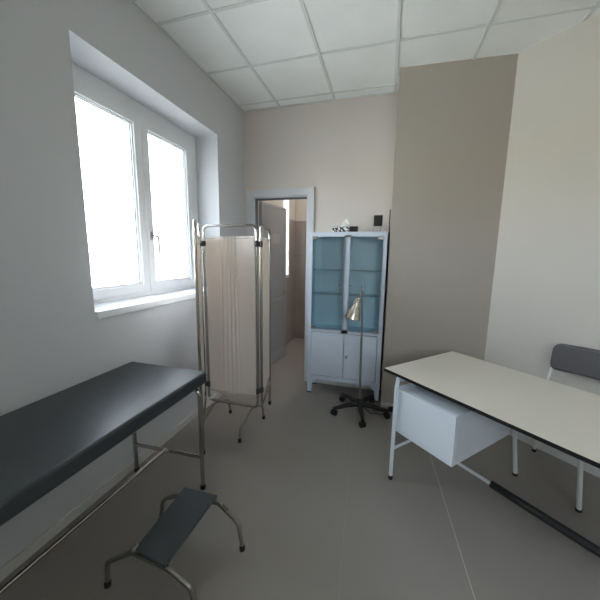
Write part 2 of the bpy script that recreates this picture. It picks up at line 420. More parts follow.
for k, (a, b) in enumerate(G):
    so = (a - 0.085 if k == 0 else ym + 0.0015); si = (ym - 0.0015 if k == 0 else b + 0.085)
    zb, zt = gz0 - 0.065, gz1 + 0.075
    bm = bmesh.new()
    box(bm, (XF - 0.055, so, zb), (XF, a, zt), 0.004); box(bm, (XF - 0.055, b, zb), (XF, si, zt), 0.004)
    box(bm, (XF - 0.055, a - 0.003, zb), (XF - 0.001, b + 0.003, gz0), 0.003); box(bm, (XF - 0.055, a - 0.003, gz1), (XF - 0.001, b + 0.003, zt), 0.003)
    sash = wobj('sash', bm, M['pvc'])
    # glazing bead (a dark gasket line with a white bead)
    bm = bmesh.new()
    for (p, q) in (((a, gz0), (a + 0.012, gz1)), ((b - 0.012, gz0), (b, gz1)), ((a, gz0), (b, gz0 + 0.012)), ((a, gz1 - 0.012), (b, gz1))):
        box(bm, (XF - 0.035, p[0], p[1]), (XF - 0.016, q[0], q[1]), 0.002)
    g_ = wobj('glazing_bead', bm, M['pvc'], sash)
    bm = bmesh.new()
    for (p, q) in (((a + 0.012, gz0 + 0.012), (a + 0.016, gz1 - 0.012)), ((b - 0.016, gz0 + 0.012), (b - 0.012, gz1 - 0.012)), ((a + 0.012, gz0 + 0.012), (b - 0.012, gz0 + 0.016)), ((a + 0.012, gz1 - 0.016), (b - 0.012, gz1 - 0.012))):
        box(bm, (XF - 0.034, p[0], p[1]), (XF - 0.027, q[0], q[1]))
    wobj('gasket', bm, M['alu_dark'], sash)
    bm = bmesh.new(); box(bm, (XF - 0.040, a + 0.002, gz0 + 0.002), (XF - 0.036, b - 0.002, gz1 - 0.002))
    wobj('pane', bm, M['window_glass'], sash)
    if k == 1:
        hy, hz = 2.082, 1.655
        bm = bmesh.new()
        box(bm, (XF, hy - 0.014, hz - 0.035), (XF + 0.010, hy + 0.014, hz + 0.035), 0.004)
        tube(bm, fillet([(XF + 0.008, hy, hz), (XF + 0.045, hy, hz), (XF + 0.045, hy + 0.028, hz - 0.004), (XF + 0.045, hy + 0.034, hz - 0.135)], 0.012), 0.0085, 10)
        wobj('window_handle', bm, M['steel'], sash)
# sill slab and plaster strip behind it
bm = bmesh.new()
box(bm, (XF - 0.07, WY0 + 0.001, WZ0 + 0.001), (XL + 0.020, WY1 - 0.001, 1.166), 0.004)
wobj('sill', bm, M['sill'])

w4 = empty('added_side_window', (XF, (SY0 + SY1) / 2, WZ0)); w4['kind'] = 'structure'  # added side window, out of view, brightens the room
bm = bmesh.new()
for (a, b) in (((SY0, WZ0), (SY0 + 0.12, WZ1)), ((SY1 - 0.12, WZ0), (SY1, WZ1)), ((SY0, WZ0), (SY1, WZ0 + 0.13)), ((SY0, WZ1 - 0.15), (SY1, WZ1)), (((SY0 + SY1) / 2 - 0.07, WZ0), ((SY0 + SY1) / 2 + 0.07, WZ1))):
    box(bm, (XF - 0.07, a[0] + 0.001, a[1] + 0.001), (XF, b[0] - 0.001, b[1] - 0.001), 0.003)
bmesh.ops.translate(bm, verts=bm.verts, vec=-Vector(w4.location)); obj('window_frame', bm, M['pvc'], w4)
bm = bmesh.new(); box(bm, (XF - 0.040, SY0 + 0.11, WZ0 + 0.12), (XF - 0.036, SY1 - 0.11, WZ1 - 0.14)); bmesh.ops.translate(bm, verts=bm.verts, vec=-Vector(w4.location)); obj('pane', bm, M['window_glass'], w4)

# ------------------------------------------------------------------ doorway and open door leaf
d1 = empty('door_1', (-1.50, YB, 0)); d1['kind'] = 'structure'
def dobj(name, bm, m, parent=None, root=d1):
    bmesh.ops.translate(bm, verts=bm.verts, vec=-Vector(root.location))
    return obj(name, bm, m, parent or root, True)
bm = bmesh.new()
box(bm, (-1.612, YB - 0.022, 0), (DX0, YB - 0.001, 2.250), 0.003); box(bm, (DX1, YB - 0.022, 0), (-0.803, YB - 0.001, 2.250), 0.003)
box(bm, (DX0 - 0.002, YB - 0.022, DZ), (DX1 + 0.002, YB - 0.001, 2.250), 0.003)
dobj('door_casing', bm, M['alu'])
bm = bmesh.new()
box(bm, (DX0 + 0.0005, YB - 0.010, 0), (DX0 + 0.010, YB + 0.119, DZ - 0.0005), 0.002); box(bm, (DX1 - 0.010, YB - 0.010, 0), (DX1 - 0.0005, YB + 0.119, DZ - 0.0005), 0.002)
box(bm, (DX0 + 0.009, YB - 0.010, DZ - 0.010), (DX1 - 0.009, YB + 0.119, DZ - 0.0005), 0.002)
dobj('door_jamb', bm, M['alu'])
bm = bmesh.new(); box(bm, (DX0 + 0.011, YB + 0.01, DZ - 0.020), (DX1 - 0.011, YB + 0.09, DZ - 0.0105)); box(bm, (DX0 + 0.0105, YB + 0.01, 0.01), (DX0 + 0.018, YB + 0.07, DZ - 0.021))
dobj('door_seal', bm, M['alu_dark'])
# the leaf, swung into the corridor
hinge = Vector((-1.495, 3.47, 0)); tip = Vector((-1.395, 4.10, 0)); ll = (tip - hinge).length
leaf = empty('door_2', hinge, math.atan2(tip.y - hinge.y, tip.x - hinge.x)); leaf['kind'] = 'structure'
T = 0.04
bm = bmesh.new()
box(bm, (0, 0, 0.015), (ll, T, 2.150), 0.003)
obj('door_leaf', bm, M['door_panel'], leaf)
def frame_bars(bm, x0, x1, z0, z1, w, y0, y1, bev=0.003):
    box(bm, (x0, y0, z0), (x0 + w, y1, z1), bev); box(bm, (x1 - w, y0, z0), (x1, y1, z1), bev)
    box(bm, (x0 + w - .001, y0, z0), (x1 - w + .001, y1, z0 + w), bev); box(bm, (x0 + w - .001, y0, z1 - w), (x1 - w + .001, y1, z1), bev)
bm = bmesh.new(); frame_bars(bm, 0.0, ll, 0.014, 2.151, 0.035, -0.006, T + 0.006)
obj('leaf_frame', bm, M['door_edge'], leaf)
bm = bmesh.new(); box(bm, (0.036, -0.004, 0.885), (ll - 0.036, T + 0.004, 0.915), 0.003); obj('middle_rail', bm, M['door_edge'], leaf)
bm = bmesh.new(); box(bm, (0.036, -0.004, 0.05), (ll - 0.036, T + 0.004, 0.17), 0.003); obj('bottom_rail', bm, M['door_edge'], leaf)
bm = bmesh.new()
for s in (-1,):
    box(bm, (ll - 0.075, -0.014, 0.92), (ll - 0.045, -0.006, 1.08), 0.003)
    tube(bm, fillet([(ll - 0.06, -0.012, 0.99), (ll - 0.06, -0.055, 0.99), (ll - 0.18, -0.058, 0.99)], 0.015), 0.009, 10)
obj('door_handle', bm, M['steel'], leaf)
bm = bmesh.new(); box(bm, (0.25, -0.004, 1.66), (0.45, -0.001, 1.79), 0.001)
obj('notice', bm, M['paper'], leaf, label='small pale rectangular plate on the door')
bm = bmesh.new()
for z in (0.25, 1.05, 1.85): tube(bm, [(-0.008, -0.008, z), (-0.008, -0.008, z + 0.09)], 0.008, 10)
obj('hinge', bm, M['steel'], leaf)

# ------------------------------------------------------------------ corridor beyond the door
CX, CY, TZ = -1.56, 5.10, 2.09
cw = (4.40, 4.74, 1.14, 2.42)    # window in the corridor's left wall
def split_wall(name_low, name_up, boxes_low, boxes_up):
    bm = bmesh.new(); [box(bm, *b) for b in boxes_low]; struct(name_low, bm, M['tile_wall'])
    bm = bmesh.new(); [box(bm, *b) for b in boxes_up]; struct(name_up, bm, M['wall_cream'])
split_wall('wall_corridor_end_lower', 'wall_corridor_end_upper', [((CX - 0.3, CY, 0), (0.8, CY + 0.12, TZ))], [((CX - 0.3, CY + 0.008, TZ), (0.8, CY + 0.12, CZ))])
bm = bmesh.new()
box(bm, (CX - 0.2, YB + 0.12, 0), (CX, cw[0], TZ)); box(bm, (CX - 0.2, cw[1], 0), (CX, CY, TZ)); box(bm, (CX - 0.2, cw[0], 0), (CX, cw[1], cw[2]))
struct('wall_corridor_left_lower', bm, M['tile_wall'])
bm = bmesh.new()
box(bm, (CX - 0.2, YB + 0.12, TZ), (CX - 0.008, cw[0], CZ)); box(bm, (CX - 0.2, cw[1], TZ), (CX - 0.008, CY, CZ)); box(bm, (CX - 0.2, cw[0], cw[3]), (CX - 0.008, cw[1], CZ))
struct('wall_corridor_left_upper', bm, M['wall_cream'])
bm = bmesh.new(); box(bm, (0.8, 3.6, 0), (0.92, CY, CZ)); struct('wall_corridor_right', bm, M['wall_cream'])
w2 = empty('window_2', (CX, 4.45, cw[2])); w2['kind'] = 'structure'
bm = bmesh.new()
y0, y1, z0, z1 = cw
box(bm, (CX - 0.12, y0, z0), (CX + 0.008, y0 + 0.05, z1), 0.003); box(bm, (CX - 0.12, y1 - 0.05, z0), (CX + 0.008, y1, z1), 0.003)
box(bm, (CX - 0.12, y0 + 0.05, z0), (CX + 0.008, y1 - 0.05, z0 + 0.05), 0.003); box(bm, (CX - 0.12, y0 + 0.05, z1 - 0.05), (CX + 0.008, y1 - 0.05, z1), 0.003)
dobj('window_frame', bm, M['pvc'], root=w2)
bm = bmesh.new(); box(bm, (CX - 0.09, y0 + 0.045, z0 + 0.045), (CX - 0.086, y1 - 0.045, z1 - 0.045)); dobj('pane', bm, M['window_glass'], root=w2)

clt = empty('added_corridor_light', (-0.75, 4.35, CZ), 0, 'added unseen square warm white light panel brightening the corridor beyond the door', 'added light')  # out-of-view glowing panel, added to brighten the corridor
bm = bmesh.new(); frame_bars(bm, -0.3, 0.3, -0.3, 0.3, 0.03, -0.02, -0.001); bmesh.ops.rotate(bm, verts=bm.verts, matrix=Matrix.Rotation(math.pi / 2, 3, 'X'))
for v in bm.verts: v.co.z = -abs(v.co.z)
obj('added_light_frame', bm, M['pvc'], clt)
em = bpy.data.materials.new('added_light_diffuser'); em.use_nodes = True; eb = em.node_tree.nodes['Principled BSDF']
eb.inputs['Emission Color'].default_value = (1.0, 0.90, 0.82, 1); eb.inputs['Emission Strength'].default_value = 9.0
bm = bmesh.new(); box(bm, (-0.272, -0.272, -0.016), (0.272, 0.272, -0.006)); obj('diffuser', bm, em, clt)

# ------------------------------------------------------------------ outside: paving and a pale building across the yard
bm = bmesh.new(); box(bm, (-60, -50, -0.62), (-2.3, 60, -0.5)); struct('ground_outside', bm, M['out_ground'])
bm = bmesh.new()
box(bm, (-24, -30, -0.5), (-20, 40, 1.1)); box(bm, (-24.1, -30.1, 1.1), (-19.9, 40.1, 1.2))
struct('wall_outside', bm, M['out_wall'])

# ------------------------------------------------------------------ exam couch
cx0, cx1, cy1, cy0 = -1.632, -1.045, 1.555, -0.30
couch = empty('examination_couch', ((cx0 + cx1) / 2, (cy0 + cy1) / 2, 0), 0,
              'long charcoal vinyl examination couch on chrome tube legs under the window', 'examination couch')
ox, oy = couch.location.x, couch.location.y
def shift(bm, root):
    bmesh.ops.translate(bm, verts=bm.verts, vec=-Vector(root.location))
    return bm
bm = bmesh.new(); box(bm, (cx0, cy0, 0.713), (cx1, cy1, 0.789), 0.016, 4)
for v in bm.verts:    # the padding is a touch fuller in the middle
    if v.co.z > 0.75:
        a = (v.co.x - cx0) / (cx1 - cx0); b = (v.co.y - cy0) / (cy1 - cy0)
obj('mattress', shift(bm, couch), M['vinyl'], couch)
bm = bmesh.new(); box(bm, (cx0 + 0.04, cy0 + 0.04, 0.697), (cx1 - 0.04, cy1 - 0.04, 0.7135), 0.002)
obj('base_board', shift(bm, couch), M['black'], couch)
lx0, lx1 = -1.606, -1.074
for y in (1.505, -0.25):
    s = 1 if y > 0 else -1
    # inverted U leg frame: each leg its own mesh, top bend runs under the pad
    for (xa, d) in ((lx1, -1), (lx0, 1)):
        bm = bmesh.new(); tube(bm, fillet([(xa, y, 0.012), (xa, y, 0.683), (xa + d * 0.26, y, 0.683)], 0.05), 0.0135, 14)
        lg = obj('leg', shift(bm, couch), M['chrome'], couch)
        bm = bmesh.new(); lathe(bm, [(0.017, 0.0), (0.017, 0.022), (0.0145, 0.028)], 14, origin=(xa, y, 0))
        obj('foot_cap', shift(bm, couch), M['black_rubber'], lg)
    bm = bmesh.new(); tube(bm, [(lx0, y, 0.205), (lx1, y, 0.224)], 0.0115, 12)
    obj('crossbar', shift(bm, couch), M['chrome'], couch)
bm = bmesh.new(); tube(bm, [(-1.350, 1.505, 0.222), (-1.372, -0.25, 0.222)], 0.0115, 12)
obj('stretcher', shift(bm, couch), M['chrome'], couch)
for x in (lx0 + 0.03, lx1 - 0.03):
    bm = bmesh.new(); box(bm, (x - 0.012, cy0 + 0.04, 0.683), (x + 0.012, cy1 - 0.03, 0.697), 0.002)
    obj('support_rail', shift(bm, couch), M['dull_chrome'], couch)

# ------------------------------------------------------------------ step stool
st = empty('step_stool', (-0.92, 1.08, 0), 0, 'low grey-topped step stool with bent chrome legs in front of the couch', 'step stool')
bm = bmesh.new()
q = [(-1.030, 1.272), (-0.822, 1.276), (-0.828, 0.878), (-1.012, 0.908)]
prism(bm, q, 0.200, 0.212, bev=0.003)
obj('step_plate', shift(bm, st), M['rubber_mat'], st)
def arch(pts, name):
    bm = bmesh.new(); tube(bm, fillet(pts, [0, 0.035, 0.05, 0.05, 0.035, 0]), 0.0115, 14)
    a = obj(name, shift(bm, st), M['dull_chrome'], st)
    for p in (pts[0], pts[-1]):
        bm = bmesh.new(); lathe(bm, [(0.0145, 0.0), (0.0145, 0.022), (0.0122, 0.028)], 12, origin=(p[0], p[1], 0)); obj('rubber_foot', shift(bm, st), M['black_rubber'], a)
arch([(-1.158, 1.215, 0.012), (-1.135, 1.222, 0.150), (-1.03, 1.248, 0.187), (-0.80, 1.252, 0.187), (-0.662, 1.212, 0.150), (-0.640, 1.206, 0.012)], 'leg_hoop')
arch([(-1.153, 0.874, 0.012), (-1.149, 0.879, 0.125), (-1.03, 0.905, 0.187), (-0.82, 0.892, 0.187), (-0.712, 0.885, 0.145), (-0.678, 0.882, 0.012)], 'leg_hoop')
bm = bmesh.new()
lathe(bm, [(0.012, -0.012), (0.016, -0.008), (0.016, 0.008), (0.010, 0.014)], 14, origin=(-1.022, 0.912, 0.205))
obj('bolt_head', shift(bm, st), M['steel'], st)

# ------------------------------------------------------------------ folding screen
fs = empty('folding_screen', (-1.24, 2.22, 0), 0, 'three-panel folding privacy screen with chrome tubes and pleated cream curtain', 'folding screen')
def pleat(s, z):
    # sideways depth of the cloth at s (0..1 along the panel): a few deep folds in the middle, fine gathers at the hem
    fade = 0.15 + 0.85 * min(1, max(0, (z - 0.45) / 0.8))
    y = 0.0
    for c, w_, h in ((0.30, 0.012, 0.7), (0.345, 0.016, -0.5), (0.40, 0.013, 1.0), (0.44, 0.014, -0.6), (0.485, 0.014, 1.1), (0.53, 0.015, -0.6), (0.57, 0.012, 0.9), (0.61, 0.014, -0.4), (0.65, 0.011, 0.7)):
        cc = 0.475 + (c - 0.475) * (0.82 + 0.22 * (1.65 - z))
        y += h * math.exp(-((s - cc) / w_) ** 2)
    return 0.013 * fade * y + 0.0035 * math.sin(s * 9 + z) + 0.0016 * math.sin(s * 170) * max(0, (z - 1.50) * 7)
def screen_panel(A, B, z_top, outer_leg=None, z_bot=0.215, deep=1.0, ztc=1.655, zbc=0.30):
    A = Vector(A); B = Vector(B); d = (B - A); Lp = d.length; d.normalize(); nrm = Vector((-d.y, d.x, 0))
    p = [A + Vector((0, 0, z_bot)), A + Vector((0, 0, z_top)), B + Vector((0, 0, z_top)), B + Vector((0, 0, z_bot))]
    bm = bmesh.new()
    # closed rounded loop
    loop = [p[0], p[1], p[2], p[3]]
    mid = (p[0] + p[3]) / 2
    pts = fillet([mid] + loop + [mid], 0.055, 8)[:-1]
    tube(bm, pts, 0.0115, 12, closed=True)
    fr = obj('panel_frame', shift(bm, fs), M['chrome'], fs)
    if outer_leg is not None:
        bm = bmesh.new(); q_ = A if outer_leg == 0 else B
        tube(bm, [q_ + Vector((0, 0, 0.02)), q_ + Vector((0, 0, z_bot + 0.12))], 0.0125, 12)
        lg = obj('leg', shift(bm, fs), M['chrome'], fs)
        bm = bmesh.new(); lathe(bm, [(0.015, 0.0), (0.015, 0.03), (0.0125, 0.036)], 12, origin=(q_.x, q_.y, 0)); obj('foot_cap', shift(bm, fs), M['black_rubber'], lg)
    # curtain
    bm = bmesh.new(); nx, nz = 150, 40
    rows = []
    for j in range(nz + 1):
        row = []
        for i in range(nx + 1):
            s = i / nx; inset = 0.018
            x = inset + s * (Lp - 2 * inset)
            zt = ztc + 0.006 * math.sin(s * 140) * 0.5; zb = zbc - 0.02 * math.sin(s * math.pi) * deep
            z = zb + (zt - zb) * j / nz
            pt = A + d * x + nrm * (pleat(s, z) * deep); pt.z = z
            row.append(bm.verts.new(pt))
        rows.append(row)
    for j in range(nz):
        for i in range(nx): bm.faces.new((rows[j][i], rows[j][i + 1], rows[j + 1][i + 1], rows[j + 1][i]))
    c = obj('curtain', shift(bm, fs), M['fabric'], fr)
    md = c.modifiers.new('thick', 'SOLIDIFY'); md.thickness = 0.0016
    # curtain wires
    for z in (ztc - 0.012, zbc + 0.012):
        bm = bmesh.new(); tube(bm, [A + Vector((0, 0, z)), B + Vector((0, 0, z))], 0.0025, 6)
        obj('curtain_rod', shift(bm, fs), M['steel'], fr)
    return fr
PA, PB = (-1.476, 2.21, 0), (-0.998, 2.21, 0)
cen = screen_panel(PA, PB, 1.742)
LA, LB = (-1.512, 2.205, 0), (-1.270, 1.800, 0)
screen_panel(LB, LA, 1.742, outer_leg=0, deep=0.5)
RA, RB = (-0.976, 2.245, 0), (-1.073, 2.668, 0)
screen_panel(RA, RB, 1.742, outer_leg=1, deep=0.5)
for (P1, P2) in ((PA, LA), (PB, RA)):
    for z in (1.570, 0.335):
        bm = bmesh.new()
        for q_ in (P1, P2): lathe(bm, [(0.0145, z + 0.004), (0.0158, z + 0.008), (0.0158, z + 0.046), (0.0145, z + 0.050)], 12, origin=(q_[0], q_[1], 0))
        m_ = ((P1[0] + P2[0]) / 2, (P1[1] + P2[1]) / 2)
        box(bm, (m_[0] - 0.018, m_[1] - 0.010, z + 0.008), (m_[0] + 0.018, m_[1] + 0.010, z + 0.046), 0.003)
        obj('hinge_clamp', shift(bm, fs), M['clamp'], fs)
for x0 in (-1.405, -1.060):
    bm = bmesh.new()
    k = 1 if x0 < -1.2 else 0
    tube(bm, fillet([(x0 - 0.012, 2.012, 0.02), (x0 - 0.012, 2.025, 0.125), (x0, 2.21, 0.198), (x0 + 0.03, 2.375, 0.150), (x0 + 0.035, 2.395, 0.02)], [0, 0.07, 0.08, 0.05, 0]), 0.0105, 12)
    lg = obj('leg_hoop', shift(bm, fs), M['dull_chrome'], fs)
    for (x, y) in ((x0 - 0.012, 2.012), (x0 + 0.035, 2.395)):
        bm = bmesh.new(); lathe(bm, [(0.0135, 0.0), (0.0135, 0.028), (0.011, 0.034)], 12, origin=(x, y, 0)); obj('rubber_foot', shift(bm, fs), M['black_rubber'], lg)

# ------------------------------------------------------------------ glass-fronted cabinet
X0, X1, YF, YK, HC = -0.780, -0.006, 3.05, 3.312, 1.748
cab = empty('medicine_cabinet', ((X0 + X1) / 2, (YF + YK) / 2, 0), 0, 'tall pale blue metal medicine cabinet with glass upper doors by the doorway', 'cabinet')
xm = -0.388
bm = bmesh.new(); S = 0.036
zb, zd = 0.165, 0.705
# carcass: stiles, rails, sides, back
box(bm, (X0, YF, zb), (X0 + S, YF + 0.03, HC), 0.002); box(bm, (X1 - S - 0.006, YF, zb), (X1, YF + 0.03, HC), 0.002)
box(bm, (xm - 0.036, YF, zd), (xm + 0.034, YF + 0.03, HC - 0.03), 0.002)
box(bm, (X0 + S, YF, HC - 0.052), (X1 - S, YF + 0.03, HC), 0.002); box(bm, (X0 + S, YF, zd), (X1 - S, YF + 0.03, zd + 0.038), 0.002)
box(bm, (X0 + S, YF, zb), (X1 - S, YF + 0.03, zb + 0.045), 0.002)
box(bm, (X0, YF + 0.028, zb), (X0 + 0.004, YK, HC)); box(bm, (X1 - 0.004, YF + 0.028, zb), (X1, YK, HC))
box(bm, (X0 + 0.004, YK - 0.004, zb), (X1 - 0.004, YK, HC)); box(bm, (X0 + 0.003, YF + 0.029, HC - 0.004), (X1 - 0.003, YK, HC))
box(bm, (X0 + 0.004, YF + 0.03, zb), (X1 - 0.004, YK - 0.004, zb + 0.004))
obj('body', shift(bm, cab), M['cabinet'], cab)
bm = bmesh.new()
box(bm, (X0 + 0.005, YK - 0.010, zd + 0.02), (X1 - 0.005, YK - 0.0045, HC - 0.006)); box(bm, (X0 + 0.0045, YF + 0.032, zd + 0.02), (X0 + 0.010, YK - 0.010, HC - 0.006))
box(bm, (X1 - 0.010, YF + 0.032, zd + 0.02), (X1 - 0.0045, YK - 0.010, HC - 0.006)); box(bm, (X0 + 0.010, YF + 0.032, zd + 0.018), (X1 - 0.010, YK - 0.010, zd + 0.024))
box(bm, (X0 + 0.010, YF + 0.032, HC - 0.012), (X1 - 0.010, YK - 0.010, HC - 0.006))
obj('inner_lining', shift(bm, cab), M['cabinet_in'], cab, label='pale turquoise inner lining')
for (a, b, y_) in ((X0, X0 + 0.046, YF), (X1 - 0.046, X1, YF), (X0, X0 + 0.046, YK - 0.03), (X1 - 0.046, X1, YK - 0.03)):
    bm = bmesh.new()
    left = a == X0
    if left: pts = [(a, 0), (a + 0.044, 0), (a + 0.048, 0.10), (a + 0.082, zb), (a, zb)]
    else: pts = [(b, 0), (b - 0.044, 0), (b - 0.048, 0.10), (b - 0.082, zb), (b, zb)]
    prism(bm, pts, y_, y_ + 0.028, axis='y', bev=0.0015)
    lg = obj('leg', shift(bm, cab), M['cabinet'], cab)
    bm = bmesh.new(); xx = (a + 0.001, a + 0.043) if left else (b - 0.043, b - 0.001)
    box(bm, (xx[0] - 0.003, y_ - 0.002, 0.0), (xx[1] + 0.003, y_ + 0.029, 0.014), 0.002); obj('foot_cap', shift(bm, cab), M['black_rubber'], lg)
gz_a, gz_b = zd + 0.030, HC - 0.045
for i, (a, b) in enumerate(((X0 + S - 0.006, xm - 0.020), (xm + 0.020, X1 - S + 0.000))):
    bm = bmesh.new(); box(bm, (a, YF - 0.006, gz_a), (b, YF - 0.001, gz_b), 0.001)
    gd = obj('glass_door', shift(bm, cab), M['cab_glass'], cab)
    hx = (a, a + 0.055) if i == 0 else (b - 0.055, b)
    for zz, mm in ((gz_b - 0.03, M['steel']), (gz_a - 0.004, M['steel'])):
        bm = bmesh.new(); box(bm, (hx[0] - 0.002, YF - 0.009, zz), (hx[1] + 0.002, YF + 0.002, zz + 0.034), 0.002); obj('pivot_hinge', shift(bm, cab), mm, gd)
    kx = b - 0.045 if i == 0 else a + 0.025
    bm = bmesh.new(); lathe(bm, [(0.009, 0), (0.009, 0.006), (0.005, 0.010), (0.008, 0.020), (0.003, 0.023)], 14, origin=(kx, YF - 0.005, 1.215), axis=Matrix.Rotation(math.pi / 2, 3, 'X'))
    obj('lock', shift(bm, cab), M['steel'], gd)
for i, (a, b) in enumerate(((X0 + S + 0.003, xm - 0.002), (xm + 0.002, X1 - S - 0.010))):
    bm = bmesh.new(); box(bm, (a, YF - 0.006, zb + 0.050), (b, YF + 0.012, zd - 0.006), 0.003)
    dr = obj('door', shift(bm, cab), M['cabinet'], cab)
    if i == 1:
        bm = bmesh.new(); lathe(bm, [(0.014, 0), (0.014, 0.004), (0.008, 0.008), (0.011, 0.020), (0.006, 0.025)], 18, origin=(a + 0.028, YF - 0.006, 0.455), axis=Matrix.Rotation(math.pi / 2, 3, 'X'))
        obj('knob', shift(bm, cab), M['steel'], dr)
# dark reveal around the lower doors
bm = bmesh.new(); box(bm, (X0 + S + 0.0005, YF + 0.012, zb + 0.046), (X1 - S - 0.007, YF + 0.016, zd - 0.001)); obj('door_gap', shift(bm, cab), M['alu_dark'], cab)
for z in (1.099, 1.359):
    bm = bmesh.new(); box(bm, (X0 + 0.012, YF + 0.045, z), (X1 - 0.012, YK - 0.012, z + 0.006), 0.001)
    obj('glass_shelf', shift(bm, cab), M['shelf_glass'], cab)
    # thin front edge of each shelf reads darker

# thin dark strip filling the gap beside the cabinet
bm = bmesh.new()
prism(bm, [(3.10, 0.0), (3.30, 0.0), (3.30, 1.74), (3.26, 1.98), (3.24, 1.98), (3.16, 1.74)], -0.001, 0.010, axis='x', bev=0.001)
obj('dark_strip', bm, M['dark_strip'], label='thin dark upright strip in the gap between cabinet and pier', cat='board')

# items on the cabinet
tb = empty('tissue_box', (-0.43, 3.15, HC), 0.0, 'black and white patterned tissue box on top of the cabinet', 'tissue box')
bm = bmesh.new(); box(bm, (-0.128, -0.055, 0.001), (0.048, 0.055, 0.058), 0.003); obj('box_body', bm, M['tissue_box'], tb)
bm = bmesh.new()
t = bmesh.new(); bmesh.ops.create_icosphere(t, subdivisions=4, radius=1.0)
for v in t.verts:
    z = max(0, v.co.z); r = 0.045 * (1 - z) ** 0.8 + 0.004
    a = math.atan2(v.co.y, v.co.x); w_ = 1 + 0.35 * math.sin(3 * a + z * 5) + 0.2 * noise.noise(v.co * 3)
    v.co = Vector((math.cos(a) * r * w_ + 0.012 * z, math.sin(a) * r * 0.5 * w_, 0.055 + z * 0.085))
merge(bm, t)
obj('tissue', bm, M['tissue'], tb)
pk = empty('black_box', (-0.340, 3.14, HC), 0.0, 'small low black box at the right end of the tissue box', 'box')
bm = bmesh.new(); box(bm, (-0.038, -0.045, 0.001), (0.038, 0.045, 0.056), 0.004); obj('box_body', bm, M['black'], pk)
bm = bmesh.new(); box(bm, (-0.039, -0.046, 0.040), (0.039, 0.046, 0.0575), 0.004); obj('lid', bm, M['black_rubber'], pk)
dv = empty('square_device', (-0.105, 3.14, HC), 0.0, 'small black square device on a pale stand at right end of cabinet top', 'device')
bm = bmesh.new(); box(bm, (-0.042, -0.015, 0.062), (0.042, 0.022, 0.165), 0.006); obj('case', bm, M['black'], dv)
bm = bmesh.new(); box(bm, (-0.034, -0.017, 0.072), (0.034, -0.0145, 0.157), 0.001); obj('face', bm, M['black_rubber'], dv)
bm = bmesh.new(); box(bm, (-0.045, -0.03, 0.001), (0.040, 0.035, 0.007), 0.002); box(bm, (-0.045, 0.0, 0.006), (-0.037, 0.012, 0.075), 0.002); box(bm, (0.020, 0.0, 0.006), (0.028, 0.012, 0.075), 0.002)
obj('stand', bm, M['paper'], dv)

# ------------------------------------------------------------------ floor lamp
fl = empty('floor_lamp', (-0.180, 2.782, 0), 0, 'thin examination lamp with champagne metal shade on black five-star caster base', 'floor lamp')
bm = bmesh.new()
lathe(bm, [(0.030, 0.065), (0.036, 0.072), (0.036, 0.100), (0.026, 0.112), (0.018, 0.140)], 20)
for k in range(5):
    a = math.radians(281 + 72 * k); c, s = math.cos(a), math.sin(a)
    tube(bm, [(c * 0.02, s * 0.02, 0.088), (c * 0.13, s * 0.13, 0.088), (c * 0.268, s * 0.268, 0.070)], 0.015, 10, radii=[0.025, 0.021, 0.016])
obj('base', bm, M['black'], fl)
for k in range(5):
    a = math.radians(281 + 72 * k); c, s = math.cos(a) * 0.260, math.sin(a) * 0.260
    bm = bmesh.new()
    tube(bm, [(c, s, 0.072), (c, s, 0.045)], 0.008, 8)
    R_ = Matrix.Rotation(a + 0.5, 3, 'Z') @ Matrix.Rotation(math.pi / 2, 3, 'X')
    for dd in (-0.014, 0.014):
        o_ = Vector((c, s, 0.0295)) + (Matrix.Rotation(a + 0.5, 3, 'Z') @ Vector((0, dd, 0)))
        lathe(bm, [(0.024, -0.010), (0.029, -0.006), (0.029, 0.006), (0.024, 0.010)], 16, origin=o_, axis=R_)
    box(bm, (c - 0.015, s - 0.015, 0.034), (c + 0.015, s + 0.015, 0.068), 0.004)
    obj('caster', bm, M['black'], fl)
bm = bmesh.new()
tube(bm, [(0, 0, 0.10), (-0.010, 0, 0.75)], 0.0105, 12); tube(bm, [(-0.010, 0, 0.74), (-0.024, 0, 1.24)], 0.0085, 12)
lathe(bm, [(0.010, 1.232), (0.008, 1.250), (0.003, 1.256)], 10, origin=(-0.024, 0, 0))
obj('pole', bm, M['steel'], fl)
bm = bmesh.new()
tube(bm, fillet([(-0.022, -0.004, 1.185), (-0.040, -0.028, 1.19), (-0.052, -0.034, 1.12)], 0.02), 0.005, 8)
box(bm, (-0.034, -0.016, 1.165), (-0.010, 0.010, 1.200), 0.004)
obj('shade_bracket', bm, M['steel'], fl)
bm = bmesh.new()
ax = Vector((-0.25, 0, -0.97)).normalized(); zq = Vector((0, 0, 1)).rotation_difference(ax).to_matrix()
prof = [(0.016, 0.0), (0.023, 0.008), (0.025, 0.055), (0.034, 0.085), (0.056, 0.135), (0.072, 0.195), (0.074, 0.198), (0.072, 0.201), (0.069, 0.196), (0.053, 0.136), (0.031, 0.087), (0.022, 0.057), (0.019, 0.012)]
lathe(bm, prof, 28, origin=(-0.050, -0.036, 1.135), axis=zq)
sh = obj('lamp_shade', bm, M['gold'], fl)
bm = bmesh.new(); t = bmesh.new(); bmesh.ops.create_uvsphere(t, u_segments=16, v_segments=10, radius=0.026)
for v in t.verts: v.co = v.co + Vector((-0.050, -0.036, 1.135)) + ax * 0.130
merge(bm, t); obj('bulb', bm, M['tissue'], sh)

